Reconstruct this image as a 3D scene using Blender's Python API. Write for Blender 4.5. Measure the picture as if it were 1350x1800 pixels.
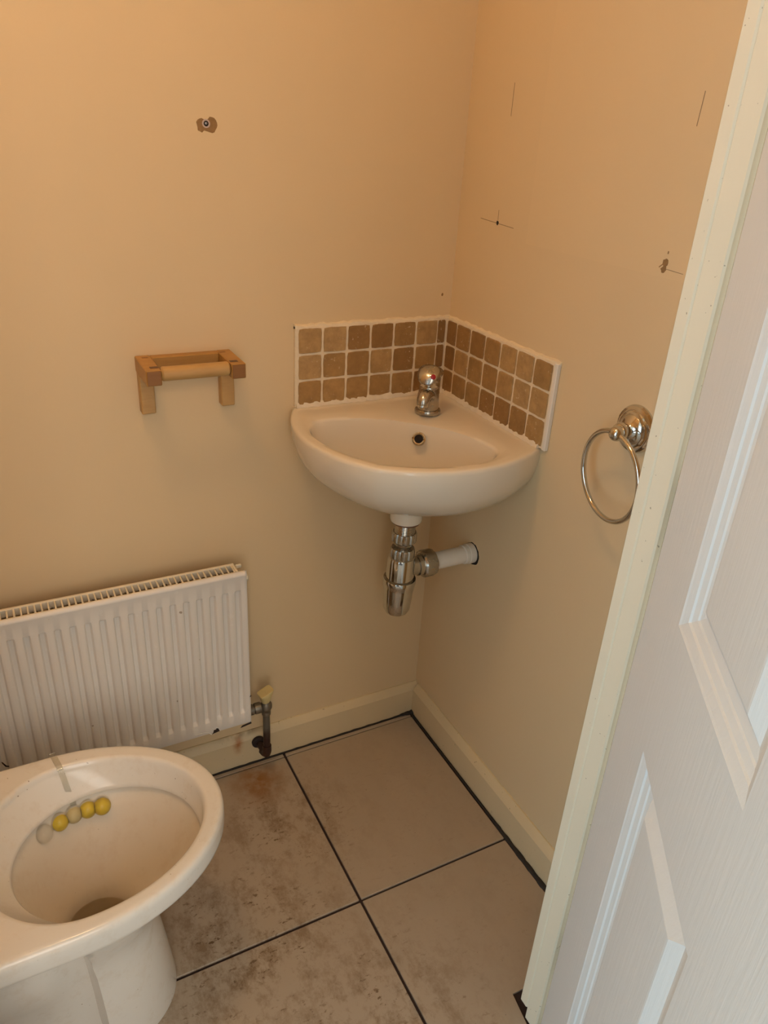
import bpy, math, random
from mathutils import Vector, Matrix
random.seed(7)
for o in list(bpy.data.objects): bpy.data.objects.remove(o)
scene = bpy.context.scene
COL = scene.collection

# ------------------------------------------------------------ camera
CAM = Vector((-0.8383, -1.2993, 1.3485)); YAW, PIT, ROL, FPX = 0.5032, -0.4702, 0.0610, 1331.2
fwd = Vector((math.sin(YAW)*math.cos(PIT), math.cos(YAW)*math.cos(PIT), math.sin(PIT)))
rt0 = Vector((math.cos(YAW), -math.sin(YAW), 0)); up0 = rt0.cross(fwd)
rt = rt0*math.cos(ROL) + up0*math.sin(ROL); up = up0*math.cos(ROL) - rt0*math.sin(ROL)
cd = bpy.data.cameras.new('camera'); cam = bpy.data.objects.new('camera', cd); COL.objects.link(cam)
cam.matrix_world = Matrix(((rt.x, up.x, -fwd.x, CAM.x), (rt.y, up.y, -fwd.y, CAM.y), (rt.z, up.z, -fwd.z, CAM.z), (0, 0, 0, 1)))
cd.sensor_fit = 'VERTICAL'; cd.sensor_height = 36.0; cd.lens = FPX*36.0/1800.0; cd.clip_start = 0.01
scene.camera = cam

# ------------------------------------------------------------ world, lights, exposure
world = bpy.data.worlds.new('world'); scene.world = world; world.use_nodes = True
bg = world.node_tree.nodes['Background']; bg.inputs[0].default_value = (0.93, 0.96, 1.0, 1); bg.inputs[1].default_value = 0.15
def area_light(name, loc, target, sx, sy, power, color):
    l = bpy.data.lights.new(name, 'AREA'); l.shape = 'RECTANGLE'; l.size = sx; l.size_y = sy; l.energy = power; l.color = color
    o = bpy.data.objects.new(name, l); COL.objects.link(o); o.location = loc
    o.rotation_euler = (Vector(target)-Vector(loc)).to_track_quat('-Z', 'Y').to_euler(); return o
# unseen area light standing in for the hall's daylight
area_light('hall_daylight', (-2.95, -1.85, 1.25), (-0.35, -1.15, 1.0), 1.5, 2.1, 43, (0.63, 0.86, 1.0))
area_light('hall_fill', (-0.85, -2.60, 1.40), (-0.72, -0.3, 0.7), 1.3, 1.7, 32, (1.0, 0.93, 0.83))  # added frontal fill for the back wall and radiator; no window there
LAMP_POS = (-0.84, -0.57, 2.27); LAMP_STRENGTH = 48.0; LAMP_COLOR = (1.0, 0.64, 0.31)
vs = scene.view_settings
vs.view_transform = 'Standard'; vs.look = 'None'; vs.gamma = 1.0; vs.use_curve_mapping = False; vs.exposure = -0.08

# ------------------------------------------------------------ materials
MATS = {}
class NT:
    def __init__(s, name):
        s.m = bpy.data.materials.new(name); s.m.use_nodes = True
        s.t = s.m.node_tree; s.b = s.t.nodes['Principled BSDF']; MATS[name] = s.m
    def n(s, typ, **kw):
        x = s.t.nodes.new(typ)
        for k, v in kw.items():
            if k.startswith('i_'):
                k2 = k[2:]; x.inputs[int(k2) if k2.isdigit() else k2.replace('_', ' ')].default_value = v
            else: setattr(x, k, v)
        return x
    def l(s, a, b): s.t.links.new(a, b)
    def pos(s): return s.n('ShaderNodeNewGeometry').outputs['Position']
    def objc(s): return s.n('ShaderNodeTexCoord').outputs['Object']
    def noise(s, vec, scale, detail=3, rough=0.5):
        x = s.n('ShaderNodeTexNoise'); x.inputs['Scale'].default_value = scale; x.inputs['Detail'].default_value = detail
        x.inputs['Roughness'].default_value = rough; s.l(vec, x.inputs['Vector']); return x.outputs['Fac']
    def ramp(s, fac, *stops):
        r = s.n('ShaderNodeValToRGB'); e = r.color_ramp.elements
        while len(e) < len(stops): e.new(0.5)
        for q, (p, c) in zip(e, stops):
            q.position = p; q.color = (c[0], c[1], c[2], 1) if hasattr(c, '__len__') else (c, c, c, 1)
        s.l(fac, r.inputs[0]); return r.outputs[0]
    def mix(s, fac, a, b, mode='MIX'):
        x = s.n('ShaderNodeMix', data_type='RGBA', blend_type=mode)
        for k, v in ((0, fac), (6, a), (7, b)):
            if hasattr(v, 'is_linked'): s.l(v, x.inputs[k])
            else: x.inputs[k].default_value = v if k == 0 else (*v, 1)
        return x.outputs[2]
    def math(s, op, a, b=0.0, c=0.0):
        x = s.n('ShaderNodeMath', operation=op, use_clamp=False)
        for k, v in ((0, a), (1, b), (2, c)):
            if hasattr(v, 'is_linked'): s.l(v, x.inputs[k])
            else: x.inputs[k].default_value = v
        return x.outputs[0]
    def spot(s, vec, centre, rad, squash=(1, 1, 1)):     # 1 at the centre, 0 at the radius
        m = s.n('ShaderNodeVectorMath', operation='SUBTRACT'); s.l(vec, m.inputs[0]); m.inputs[1].default_value = centre
        k = s.n('ShaderNodeVectorMath', operation='MULTIPLY'); s.l(m.outputs[0], k.inputs[0]); k.inputs[1].default_value = squash
        d = s.n('ShaderNodeVectorMath', operation='LENGTH'); s.l(k.outputs[0], d.inputs[0])
        r = s.n('ShaderNodeMapRange', interpolation_type='SMOOTHSTEP'); s.l(d.outputs['Value'], r.inputs[0])
        r.inputs[1].default_value = rad; r.inputs[2].default_value = 0.0; return r.outputs[0]
    def stretch(s, vec, sc):
        m = s.n('ShaderNodeVectorMath', operation='MULTIPLY'); s.l(vec, m.inputs[0]); m.inputs[1].default_value = sc; return m.outputs[0]
    def bump(s, h, strength, dist=0.001):
        b = s.n('ShaderNodeBump'); b.inputs['Strength'].default_value = strength; b.inputs['Distance'].default_value = dist
        s.l(h, b.inputs['Height']); s.l(b.outputs[0], s.b.inputs['Normal'])
    def set(s, color=None, rough=0.5, metal=0.0, spec=0.5, **kw):
        if color is not None:
            if hasattr(color, 'is_linked'): s.l(color, s.b.inputs['Base Color'])
            else: s.b.inputs['Base Color'].default_value = (*color, 1)
        if hasattr(rough, 'is_linked'): s.l(rough, s.b.inputs['Roughness'])
        else: s.b.inputs['Roughness'].default_value = rough
        s.b.inputs['Metallic'].default_value = metal; s.b.inputs['Specular IOR Level'].default_value = spec
        for k, v in kw.items():
            i = s.b.inputs[k.replace('_', ' ')]; i.default_value = (*v, 1) if hasattr(v, '__len__') else v
        return s.m
def mat_simple(name, c, rough=0.5, metal=0.0, var=0.06, scale=20, bump=0.0, bscale=200, **kw):
    s = NT(name); p = s.pos()
    f = s.noise(p, scale, 4)
    col = s.mix(f, tuple(max(0, v*(1-var)) for v in c), tuple(min(1, v*(1+var)) for v in c))
    if bump: s.bump(s.noise(p, bscale, 2), bump)
    return s.set(col, rough, metal, **kw)

WALL = (0.73, 0.562, 0.345)
def mat_wall(name, patch=False):
    s = NT(name); p = s.pos()
    col = s.mix(s.noise(p, 3.5, 4), tuple(v*0.97 for v in WALL), tuple(v*1.03 for v in WALL))
    if patch:   # slightly cleaner rectangle where a mirror used to hang
        sx = s.n('ShaderNodeSeparateXYZ'); s.l(p, sx.inputs[0])
        a = s.math('LESS_THAN', sx.outputs['Y'], -0.215); b = s.math('GREATER_THAN', sx.outputs['Z'], 1.185)
        col = s.mix(s.math('MULTIPLY', s.math('MULTIPLY', a, b), 0.22), col, tuple(v*1.09 for v in WALL))
    s.bump(s.noise(p, 260, 3, 0.6), 0.12, 0.0008)
    return s.set(col, 0.62, spec=0.3)
mat_wall('wall_paint'); mat_wall('wall_paint_right', True)
mat_simple('ceiling_paint', (0.80, 0.74, 0.62), 0.8)
mat_simple('hall_paint', (0.72, 0.70, 0.67), 0.7)
mat_simple('hall_carpet', (0.36, 0.32, 0.28), 0.95, var=0.2, scale=90)

def mat_gloss(name, c):     # old gloss paint with knocks
    s = NT(name); p = s.pos()
    col = s.mix(s.noise(p, 9, 4), tuple(v*0.96 for v in c), tuple(min(1, v*1.03) for v in c))
    sp = s.ramp(s.noise(p, 150, 2), (0.735, 0.0), (0.76, 1.0))
    col = s.mix(s.math('MULTIPLY', sp, 0.6), col, (0.22, 0.15, 0.08))
    s.bump(s.noise(p, 60, 3), 0.12, 0.001)
    return s.set(col, 0.36, spec=0.4)
mat_gloss('frame_gloss', (0.84, 0.755, 0.59))
s = NT('skirting_gloss'); p = s.pos()
col = s.mix(s.noise(p, 9, 4), (0.66, 0.525, 0.325), (0.73, 0.595, 0.38))
col = s.mix(s.math('MULTIPLY', s.ramp(s.noise(p, 130, 3), (0.70, 0.0), (0.74, 1.0)), 0.6), col, (0.16, 0.09, 0.04))
rust = s.math('MULTIPLY', s.spot(p, (-0.476, -0.015, 0.070), 0.045, (2.6, 1, 1)), s.ramp(s.noise(p, 55, 3), (0.3, 0.2), (0.6, 1.0)))
col = s.mix(s.math('MULTIPLY', rust, 0.85), col, (0.40, 0.115, 0.008))
r2 = s.math('MULTIPLY', s.spot(p, (-0.455, -0.012, 0.088), 0.10, (1, 1, 8)), s.ramp(s.noise(p, 40, 3), (0.4, 0.0), (0.6, 1.0)))
col = s.mix(s.math('MULTIPLY', r2, 0.6), col, (0.12, 0.06, 0.02))
s.set(col, 0.4)

s = NT('door_paint'); p = s.objc()
g = s.noise(s.stretch(p, (60, 60, 3.5)), 3.0, 5, 0.65)
s.bump(g, 0.40, 0.0014)
s.set(s.mix(s.noise(p, 6, 3), (0.77, 0.785, 0.785), (0.81, 0.825, 0.825)), 0.42, spec=0.4)

def mat_ceramic(name, c, specks=0.0, rough=0.10):
    s = NT(name); p = s.pos()
    col = s.mix(s.noise(p, 6, 4), tuple(v*0.97 for v in c), tuple(min(1, v*1.02) for v in c))
    if specks:
        k = s.math('MULTIPLY', s.ramp(s.noise(p, 170, 2), (0.735, 0.0), (0.755, 1.0)), s.ramp(s.noise(p, 12, 2), (0.5, 0.0), (0.62, 1.0)))
        col = s.mix(s.math('MULTIPLY', k, specks), col, (0.16, 0.07, 0.02))
        st = s.math('MULTIPLY', s.ramp(s.noise(p, 30, 5, 0.7), (0.52, 0.0), (0.8, 1.0)), 0.3)
        col = s.mix(st, col, (0.55, 0.40, 0.24))
    return s.set(col, rough, spec=0.5)
mat_ceramic('ceramic', (0.81, 0.73, 0.61))
mat_ceramic('toilet_ceramic', (0.82, 0.775, 0.71), 0.8, 0.16)
mat_ceramic('limescaled_ceramic', (0.76, 0.68, 0.57), 0.5, 0.42)

s = NT('chrome'); p = s.pos()
s.set(s.mix(s.noise(p, 60, 4), (0.38, 0.35, 0.30), (0.58, 0.55, 0.50)), s.ramp(s.noise(p, 90, 4), (0.3, 0.16), (0.8, 0.34)), 1.0)
s = NT('bright_chrome'); p = s.pos()
s.set(s.mix(s.noise(p, 40, 3), (0.55, 0.52, 0.47), (0.70, 0.67, 0.62)), 0.09, 1.0)
mat_simple('white_plastic', (0.80, 0.74, 0.66), 0.35)
mat_simple('rubber_black', (0.03, 0.022, 0.018), 0.6)
mat_simple('rust_washer', (0.14, 0.06, 0.03), 0.7, var=0.3, scale=120)
mat_simple('red_dot', (0.36, 0.006, 0.015), 0.3)
mat_simple('dark_hole', (0.015, 0.010, 0.008), 0.9)
mat_simple('plaster', (0.30, 0.17, 0.07), 0.95, var=0.3, scale=150, bump=0.6)
mat_simple('wall_plug', (0.55, 0.42, 0.36), 0.6)
mat_simple('steel_screw', (0.35, 0.33, 0.33), 0.35, 0.9)
mat_simple('pencil', (0.26, 0.17, 0.10), 0.9, var=0.25, scale=300)
mat_simple('caulk', (0.78, 0.68, 0.54), 0.55, var=0.12, scale=80, bump=0.5, bscale=120)
mat_simple('tile_grout', (0.80, 0.68, 0.50), 0.85, var=0.08, scale=120, bump=0.5)
mat_simple('floor_joint', (0.036, 0.018, 0.014), 0.85, var=0.5, scale=200)
mat_simple('dirty_sealant', (0.022, 0.016, 0.013), 0.7, var=0.5, scale=150, bump=0.7, bscale=150)

s = NT('travertine'); p = s.pos()
oi = s.n('ShaderNodeObjectInfo'); v = s.n('ShaderNodeSeparateColor'); s.l(oi.outputs['Color'], v.inputs[0])
base = s.ramp(v.outputs[0], (0.0, (0.25, 0.122, 0.036)), (0.5, (0.44, 0.262, 0.098)), (1.0, (0.63, 0.435, 0.22)))
base = s.mix(s.math('MULTIPLY', s.ramp(s.noise(p, 55, 5, 0.6), (0.35, 0.0), (0.7, 1.0)), 0.45), base, (0.17, 0.09, 0.032))
pits = s.ramp(s.noise(p, 190, 3, 0.6), (0.63, 0.0), (0.68, 1.0))
base = s.mix(s.math('MULTIPLY', pits, s.ramp(s.noise(p, 28, 2), (0.42, 0.0), (0.6, 0.75))), base, (0.66, 0.54, 0.38))
s.bump(s.noise(p, 150, 4), 0.5, 0.001)
s.set(base, 0.5)

s = NT('floor_tile_glaze'); p = s.pos()
col = s.mix(s.noise(p, 4, 5, 0.6), (0.40, 0.315, 0.23), (0.455, 0.365, 0.275))
near = s.math('MAXIMUM', s.spot(p, (-0.60, -0.44, 0), 0.30), s.math('MULTIPLY', s.spot(p, (-0.44, -0.22, 0), 0.22), 0.8))
near = s.math('MAXIMUM', near, s.math('MULTIPLY', s.spot(p, (-0.45, -0.68, 0), 0.28), 0.9))
smear = s.math('MULTIPLY', s.ramp(s.noise(s.stretch(p, (1.25, 0.8, 1)), 17, 8, 0.78), (0.47, 0.0), (0.62, 1.0)), s.math('ADD', s.math('MULTIPLY', near, 0.95), 0.10))
col = s.mix(s.math('MULTIPLY', smear, 0.85), col, (0.19, 0.11, 0.05))
patchy = s.ramp(s.noise(p, 16, 3), (0.44, 0.0), (0.58, 1.0))
fleck = s.math('MULTIPLY', s.math('MULTIPLY', s.ramp(s.noise(s.stretch(p, (0.8, 1.5, 1)), 70, 4, 0.68), (0.575, 0.0), (0.63, 1.0)), patchy), s.math('ADD', near, 0.10))
col = s.mix(fleck, col, (0.13, 0.07, 0.03))
dots = s.ramp(s.noise(p, 210, 1), (0.785, 0.0), (0.795, 1.0))
col = s.mix(s.math('MULTIPLY', dots, 0.7), col, (0.10, 0.06, 0.04))
ru = s.math('MULTIPLY', s.spot(p, (-0.452, -0.075, 0), 0.10, (1.2, 1, 1)), s.ramp(s.noise(p, 34, 4), (0.28, 0.2), (0.55, 1.0)))
col = s.mix(s.math('MULTIPLY', ru, 0.9), col, (0.27, 0.105, 0.012))
s.bump(s.noise(p, 70, 3), 0.06, 0.001)
s.set(col, s.ramp(s.noise(p, 18, 4), (0.3, 0.34), (0.7, 0.55)))

s = NT('radiator_enamel'); p = s.pos()
col = s.mix(s.noise(p, 7, 4), (0.76, 0.70, 0.64), (0.81, 0.755, 0.69))
ch = s.ramp(s.noise(s.stretch(p, (1, 1, 1.2)), 48, 2, 0.4), (0.765, 0.0), (0.775, 1.0))
col = s.mix(s.math('MULTIPLY', ch, 0.7), col, (0.25, 0.17, 0.10))
ov = s.math('MULTIPLY', s.math('SUBTRACT', s.ramp(s.noise(p, 62, 2, 0.4), (0.70, 0.0), (0.715, 1.0)), 0.0), 0.3)
col = s.mix(ov, col, (0.86, 0.82, 0.76))
s.bump(s.noise(p, 110, 3), 0.10, 0.001)
s.set(col, 0.38)
mat_simple('radiator_top', (0.80, 0.71, 0.56), 0.45)
mat_simple('radiator_fin', (0.30, 0.175, 0.06), 0.6, var=0.2, scale=120)
mat_simple('bare_iron', (0.025, 0.014, 0.012), 0.75, var=0.4, scale=200)
mat_simple('peeled_edge', (0.86, 0.82, 0.77), 0.5)
mat_simple('valve_cap', (0.66, 0.52, 0.24), 0.5, var=0.12, scale=60)
mat_simple('valve_metal', (0.21, 0.18, 0.14), 0.42, 0.7, var=0.35, scale=120)
s = NT('old_pipe'); p = s.pos(); sx = s.n('ShaderNodeSeparateXYZ'); s.l(p, sx.inputs[0])
z = s.math('ADD', sx.outputs['Z'], s.math('MULTIPLY', s.noise(p, 60, 3), 0.03))
col = s.ramp(z, (0.132, (0.048, 0.022, 0.016)), (0.160, (0.15, 0.13, 0.10)))
s.set(col, 0.5, 0.3)
def mat_wood(name, a, b):
    s = NT(name); p = s.pos()
    g = s.noise(s.stretch(p, (9, 40, 60)), 4.0, 4, 0.6)
    g2 = s.noise(s.stretch(p, (4, 9, 9)), 6.0, 2)
    col = s.mix(s.math('MULTIPLY', s.math('ADD', g, g2), 0.55), a, b)
    s.bump(g, 0.15, 0.0008); s.set(col, 0.42)
mat_wood('oak', (0.31, 0.145, 0.028), (0.54, 0.29, 0.078))
mat_wood('oak_light', (0.40, 0.215, 0.066), (0.60, 0.365, 0.14))
mat_wood('oak_end', (0.19, 0.075, 0.018), (0.32, 0.14, 0.035))
mat_wood('notch_shade_peg', (0.07, 0.025, 0.008), (0.13, 0.055, 0.018))  # dark brown painted for the notches' shade, also used on the roller pegs
s = NT('clear_plastic'); s.set((0.93, 0.92, 0.86), 0.08, Transmission_Weight=0.94, IOR=1.24)
mat_simple('cleaner_yellow', (0.93, 0.68, 0.003), 0.35)
mat_simple('cleaner_pale', (0.80, 0.68, 0.35), 0.4)
s = NT('water'); s.set((0.86, 0.78, 0.62), 0.03, Transmission_Weight=1.0, IOR=1.33)
s = NT('lamp_glass'); s.set((0.9, 0.85, 0.75), 0.4)
s.b.inputs['Emission Color'].default_value = (*LAMP_COLOR, 1); s.b.inputs['Emission Strength'].default_value = LAMP_STRENGTH
M = MATS

# ------------------------------------------------------------ mesh helpers
ORG = {}
def tag(o, label=None, cat=None, group=None, kind=None):
    for k, v in (('label', label), ('category', cat), ('group', group), ('kind', kind)):
        if v: o[k] = v
    return o
def empty(name, loc, label, cat, group=None):
    o = bpy.data.objects.new(name, None); COL.objects.link(o); o.location = loc; o.empty_display_size = 0.05
    ORG[o.name] = Vector(loc); return tag(o, label, cat, group)
def obj(name, geo, m, parent=None, smooth=35, origin=None, kind=None):
    vs_, fs = geo
    base = ORG[parent.name] if parent else Vector((0, 0, 0))
    org = Vector(origin) if origin is not None else (base if parent else Vector((0, 0, 0)))
    me = bpy.data.meshes.new(name)
    me.from_pydata([tuple(Vector(v)-org) for v in vs_], [], fs); me.validate(); me.update()
    import bmesh
    bm = bmesh.new(); bm.from_mesh(me); bmesh.ops.recalc_face_normals(bm, faces=bm.faces); bm.to_mesh(me); bm.free()
    if smooth:
        for p_ in me.polygons: p_.use_smooth = True
        me.set_sharp_from_angle(angle=math.radians(smooth))
    for mm in (m if isinstance(m, (list, tuple)) else [m]): me.materials.append(M[mm])
    o = bpy.data.objects.new(name, me); COL.objects.link(o)
    if parent: o.parent = parent
    o.location = org-base; ORG[o.name] = org
    if kind: o['kind'] = kind
    return o
def join(*geos):
    V, F = [], []
    for v, f in geos:
        k = len(V); V += [tuple(q) for q in v]; F += [tuple(i+k for i in g) for g in f]
    return V, F
def xform(geo, mtx): return [tuple(mtx @ Vector(v)) for v in geo[0]], geo[1]
def box(x0, x1, y0, y1, z0, z1):
    v = [(x, y, z) for z in (z0, z1) for y in (y0, y1) for x in (x0, x1)]
    return v, [(0, 2, 3, 1), (4, 5, 7, 6), (0, 1, 5, 4), (2, 6, 7, 3), (0, 4, 6, 2), (1, 3, 7, 5)]
def cbox(x0, x1, y0, y1, z0, z1, c=0.002):      # chamfered box
    lo, hi = (x0, y0, z0), (x1, y1, z1); V = []; idx = {}
    for s_ in [(a, b, d) for a in (0, 1) for b in (0, 1) for d in (0, 1)]:
        for ax in range(3):
            p_ = []
            for k in range(3):
                e = hi[k] if s_[k] else lo[k]
                if k != ax: e += -c if s_[k] else c
                p_.append(e)
            idx[s_, ax] = len(V); V.append(tuple(p_))
    F = []
    for ax in range(3):
        o1, o2 = [k for k in range(3) if k != ax]
        for sd in (0, 1):
            q = []
            for a, b in ((0, 0), (1, 0), (1, 1), (0, 1)):
                s_ = [0, 0, 0]; s_[ax] = sd; s_[o1] = a; s_[o2] = b; q.append(idx[tuple(s_), ax])
            F.append(tuple(q))
        for a in (0, 1):
            for b in (0, 1):
                s0 = [0, 0, 0]; s0[o1] = a; s0[o2] = b; s1 = list(s0); s1[ax] = 1
                F.append((idx[tuple(s0), o1], idx[tuple(s1), o1], idx[tuple(s1), o2], idx[tuple(s0), o2]))
    for s_ in [(a, b, d) for a in (0, 1) for b in (0, 1) for d in (0, 1)]:
        F.append((idx[s_, 0], idx[s_, 1], idx[s_, 2]))
    return V, F
def loft(rings, cap0=False, cap1=False, closed=True):
    n = len(rings[0]); V = [p_ for r in rings for p_ in r]; F = []
    for i in range(len(rings)-1):
        for j in range(n if closed else n-1):
            k = (j+1) % n; F.append((i*n+j, i*n+k, (i+1)*n+k, (i+1)*n+j))
    if cap0: F.append(tuple(range(n)))
    if cap1: F.append(tuple(range((len(rings)-1)*n, len(rings)*n)))
    return V, F
def frame(d):
    d = Vector(d).normalized(); a = Vector((0, 0, 1)) if abs(d.z) < 0.9 else Vector((1, 0, 0))
    x = a.cross(d).normalized(); return x, d.cross(x), d
def lathe(o, d, prof, n=32, cap0=True, cap1=True):    # prof: (radius, distance along d)
    x, y, d = frame(d); o = Vector(o); R = []
    for r, h in prof:
        R.append([tuple(o+d*h+(x*math.cos(2*math.pi*k/n)+y*math.sin(2*math.pi*k/n))*max(r, 1e-5)) for k in range(n)])
    return loft(R, cap0, cap1)
def tube(pts, rad, n=16, closed=False, cap=True):
    pts = [Vector(p_) for p_ in pts]; R = []; m = len(pts); px = None
    for i, p_ in enumerate(pts):
        a = pts[(i-1) % m] if (closed or i) else pts[0]; b = pts[(i+1) % m] if (closed or i < m-1) else pts[-1]
        t = (b-a).normalized()
        if px is None: px = frame(t)[0]
        px = (px-t*px.dot(t)).normalized(); py = t.cross(px); r = rad[i] if hasattr(rad, '__len__') else rad
        R.append([tuple(p_+(px*math.cos(2*math.pi*k/n)+py*math.sin(2*math.pi*k/n))*r) for k in range(n)])
    if closed: return loft(R+[R[0]])
    return loft(R, cap, cap)
def ellipsoid(c, rx, ry, rz, n=20, m=12, mtx=None):
    R = []
    for i in range(m+1):
        a = -math.pi/2+math.pi*i/m; q = max(math.cos(a), 1e-3)
        R.append([Vector((rx*q*math.cos(2*math.pi*k/n), ry*q*math.sin(2*math.pi*k/n), rz*math.sin(a))) for k in range(n)])
    if mtx: R = [[mtx @ p_ for p_ in r] for r in R]
    return loft([[tuple(Vector(c)+p_) for p_ in r] for r in R], True, True)
def extrude_profile(prof, axis, a, b):      # prof in the two other axes, swept from a to b along axis
    def P(q, t): return (t, q[0], q[1]) if axis == 0 else ((q[0], t, q[1]) if axis == 1 else (q[0], q[1], t))
    return loft([[P(q, a) for q in prof], [P(q, b) for q in prof]], True, True)
def smooth(a, b, x):
    t = min(1, max(0, (x-a)/(b-a))); return t*t*(3-2*t)
def interp(tab, x):
    if x <= tab[0][0]: return tab[0][1]
    for (a, p_), (b, q) in zip(tab, tab[1:]):
        if x <= b: return p_+(q-p_)*(x-a)/(b-a)
    return tab[-1][1]
def catmull(pts, sub, closed=False):
    n = len(pts); out = []; P = [Vector(p_) for p_ in pts]
    for i in range(n if closed else n-1):
        p0 = P[(i-1) % n] if (closed or i) else P[0]*2-P[1]; p1 = P[i]; p2 = P[(i+1) % n]
        p3 = P[(i+2) % n] if (closed or i+2 < n) else P[-1]*2-P[-2]
        for k in range(sub):
            t = k/sub; out.append(0.5*((2*p1)+(p2-p0)*t+(2*p0-5*p1+4*p2-p3)*t*t+(3*p1-p0-3*p2+p3)*t**3))
    if not closed: out.append(P[-1])
    return out

# ------------------------------------------------------------ structure
XL, YF, YH, ZC = -1.42, -0.762, -0.862, 2.32      # left wall, front wall (room side, hall side), ceiling
JX, JL, HEAD = -0.195, -0.985, 2.02                # door opening
def struct(name, geo, m, sm=None, parent=None): return obj(name, geo, m, parent, sm, kind=None if parent else 'structure')
wall_back = struct('wall_back', box(XL-0.1, 0.1, 0, 0.1, -0.05, ZC), 'wall_paint')
wall_right = struct('wall_right', box(0, 0.1, YH, 0, -0.05, ZC), 'wall_paint_right')
struct('wall_left', box(XL-0.1, XL, YH, 0, -0.05, ZC), 'wall_paint')
struct('wall_front', join(box(JX+0.028, 0, YH, YF, -0.05, ZC), box(XL, JL-0.028, YH, YF, -0.05, ZC), box(JL-0.028, JX+0.028, YH, YF, HEAD+0.028, ZC)), 'wall_paint')
struct('ceiling', box(XL-0.1, 0.1, YH, 0.1, ZC, ZC+0.05), 'ceiling_paint')
# the hall the camera stands in
struct('wall_hall_right', box(0.1, 1.5, YH, YF, -0.05, 2.4), 'hall_paint')
struct('wall_hall_left', box(-3.0, XL-0.1, YH, YF, -0.05, 2.4), 'hall_paint')
struct('wall_hall_far', box(-0.9, 1.5, -2.75, -2.65, -0.05, 2.4), 'hall_paint')
struct('wall_hall_end', box(1.4, 1.5, -2.65, YH, -0.05, 2.4), 'hall_paint')
struct('ceiling_hall', box(-3.0, 1.5, -2.75, YH, 2.4, 2.45), 'ceiling_paint')
struct('floor_hall', box(-3.0, 1.5, -2.75, -0.80, -0.05, 0.0), 'hall_carpet')

# floor: dark bed with the single tiles laid on it
floor = struct('floor', box(XL, 0, -0.80, 0, -0.05, -0.004), 'floor_joint')
TT = 0.0
def tile(x0, x1, y0, y1): return obj('tile', cbox(x0, x1, y0, y1, -0.012, TT, 0.0012), 'floor_tile_glaze', floor, None)
UA, VB, G = -0.367, -0.446, 0.0027
tile(UA+G, -0.0235, VB+G, -0.0322)
tile(UA-0.45, UA-G, VB+G, -0.0322)
tile(XL, UA-0.45-2*G, VB+G, -0.0322)
tile(UA-0.45, UA-G, -0.80, VB-G)
tile(XL, UA-0.45-2*G, -0.80, VB-G)
# the tile beside the door post is notched
nx, ny = -0.203, -0.722
pl = [(UA+G, VB-G), (-0.0255, VB-G), (-0.0255, ny), (nx, ny), (nx-0.012, -0.80), (UA+G, -0.80)]
obj('tile', loft([[(a, b, -0.012) for a, b in pl], [(a, b, TT) for a, b in pl]], True, True), 'floor_tile_glaze', floor, None)
# slim cut strips against the back skirting
for a, b in ((UA+G, -0.0235), (UA-0.45, UA-G), (XL, UA-0.45-2*G)):
    obj('tile', cbox(a, b, -0.0295, -0.0195, -0.012, -0.0005, 0.0012), 'floor_tile_glaze', floor, None)

# skirting boards, chamfered top edge
HB, TB = 0.0875, 0.015
prof = [(0, 0), (-TB, 0), (-TB, HB-0.017), (-TB*0.78, HB-0.010), (-0.0045, HB-0.001), (-0.003, HB), (0, HB)]
struct('baseboard_back', extrude_profile(prof, 0, XL, 0), 'skirting_gloss', 25)
struct('baseboard_right', extrude_profile(prof, 1, YF, -TB), 'skirting_gloss', 25)
# black, crumbling sealant along the foot of the skirting
def bead(name, pts, rad, seed):
    rnd = random.Random(seed); R = []
    for i, (p_, r) in enumerate(zip(pts, rad)):
        p_ = Vector(p_); d = Vector(pts[min(i+1, len(pts)-1)])-Vector(pts[max(i-1, 0)]); d.normalize(); sd = d.cross(Vector((0, 0, 1)))
        q = r*rnd.uniform(0.75, 1.25); R.append([tuple(p_+sd*(q*math.cos(a))+Vector((0, 0, 0.6*q*math.sin(a)))) for a in [math.pi*k/4 for k in range(8)]])
    return obj(name, loft(R, True, True), 'dirty_sealant', floor, 60)
n = 70
bead('sealant_bead', [(-0.0190, -0.02-0.73*i/n, 0.0) for i in range(n+1)], [0.0030+0.0028*smooth(0.42, 0.7, i/n)+0.0010*math.sin(i*1.7) for i in range(n+1)], 1)
bead('sealant_bead', [(-0.012-0.05*i/14, -0.0185, 0.0015) for i in range(15)], [0.0075*(1-i/16)+0.001 for i in range(15)], 2)
bead('sealant_bead', [(-0.05-0.9*i/n, -0.0170, 0.0) for i in range(n+1)], [0.0022+0.0006*math.sin(i*2.1) for i in range(n+1)], 3)

# door frame: lining, stop, room-side architrave
trim = []
trim.append(struct('trim_1', join(cbox(JX, JX+0.028, YH, YF, 0, HEAD+0.028, 0.001), cbox(JL-0.028, JL, YH, YF, 0, HEAD+0.028, 0.001), cbox(JL, JX, YH, YF, HEAD, HEAD+0.028, 0.001)), 'frame_gloss'))
struct('trim_2', join(cbox(-0.2075, JX, -0.7900, -0.7622, 0.0, HEAD, 0.0022), cbox(JL, JL+0.0125, -0.7900, -0.7622, 0.0, HEAD, 0.0022), cbox(JL, JX, -0.7900, -0.7622, HEAD-0.0125, HEAD, 0.0022)), 'frame_gloss', 30)
def arch(xa, xb, z0): return cbox(min(xa, xb), max(xa, xb), -0.7620, -0.7430, z0, HEAD+0.06, 0.0025)
struct('trim_3', join(arch(-0.2065, -0.135, 0.022), arch(JL+0.004, JL-0.065, 0.0), cbox(JL-0.065, -0.135, -0.7620, -0.7430, HEAD+0.004, HEAD+0.06, 0.004)), 'frame_gloss', 30)

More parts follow.
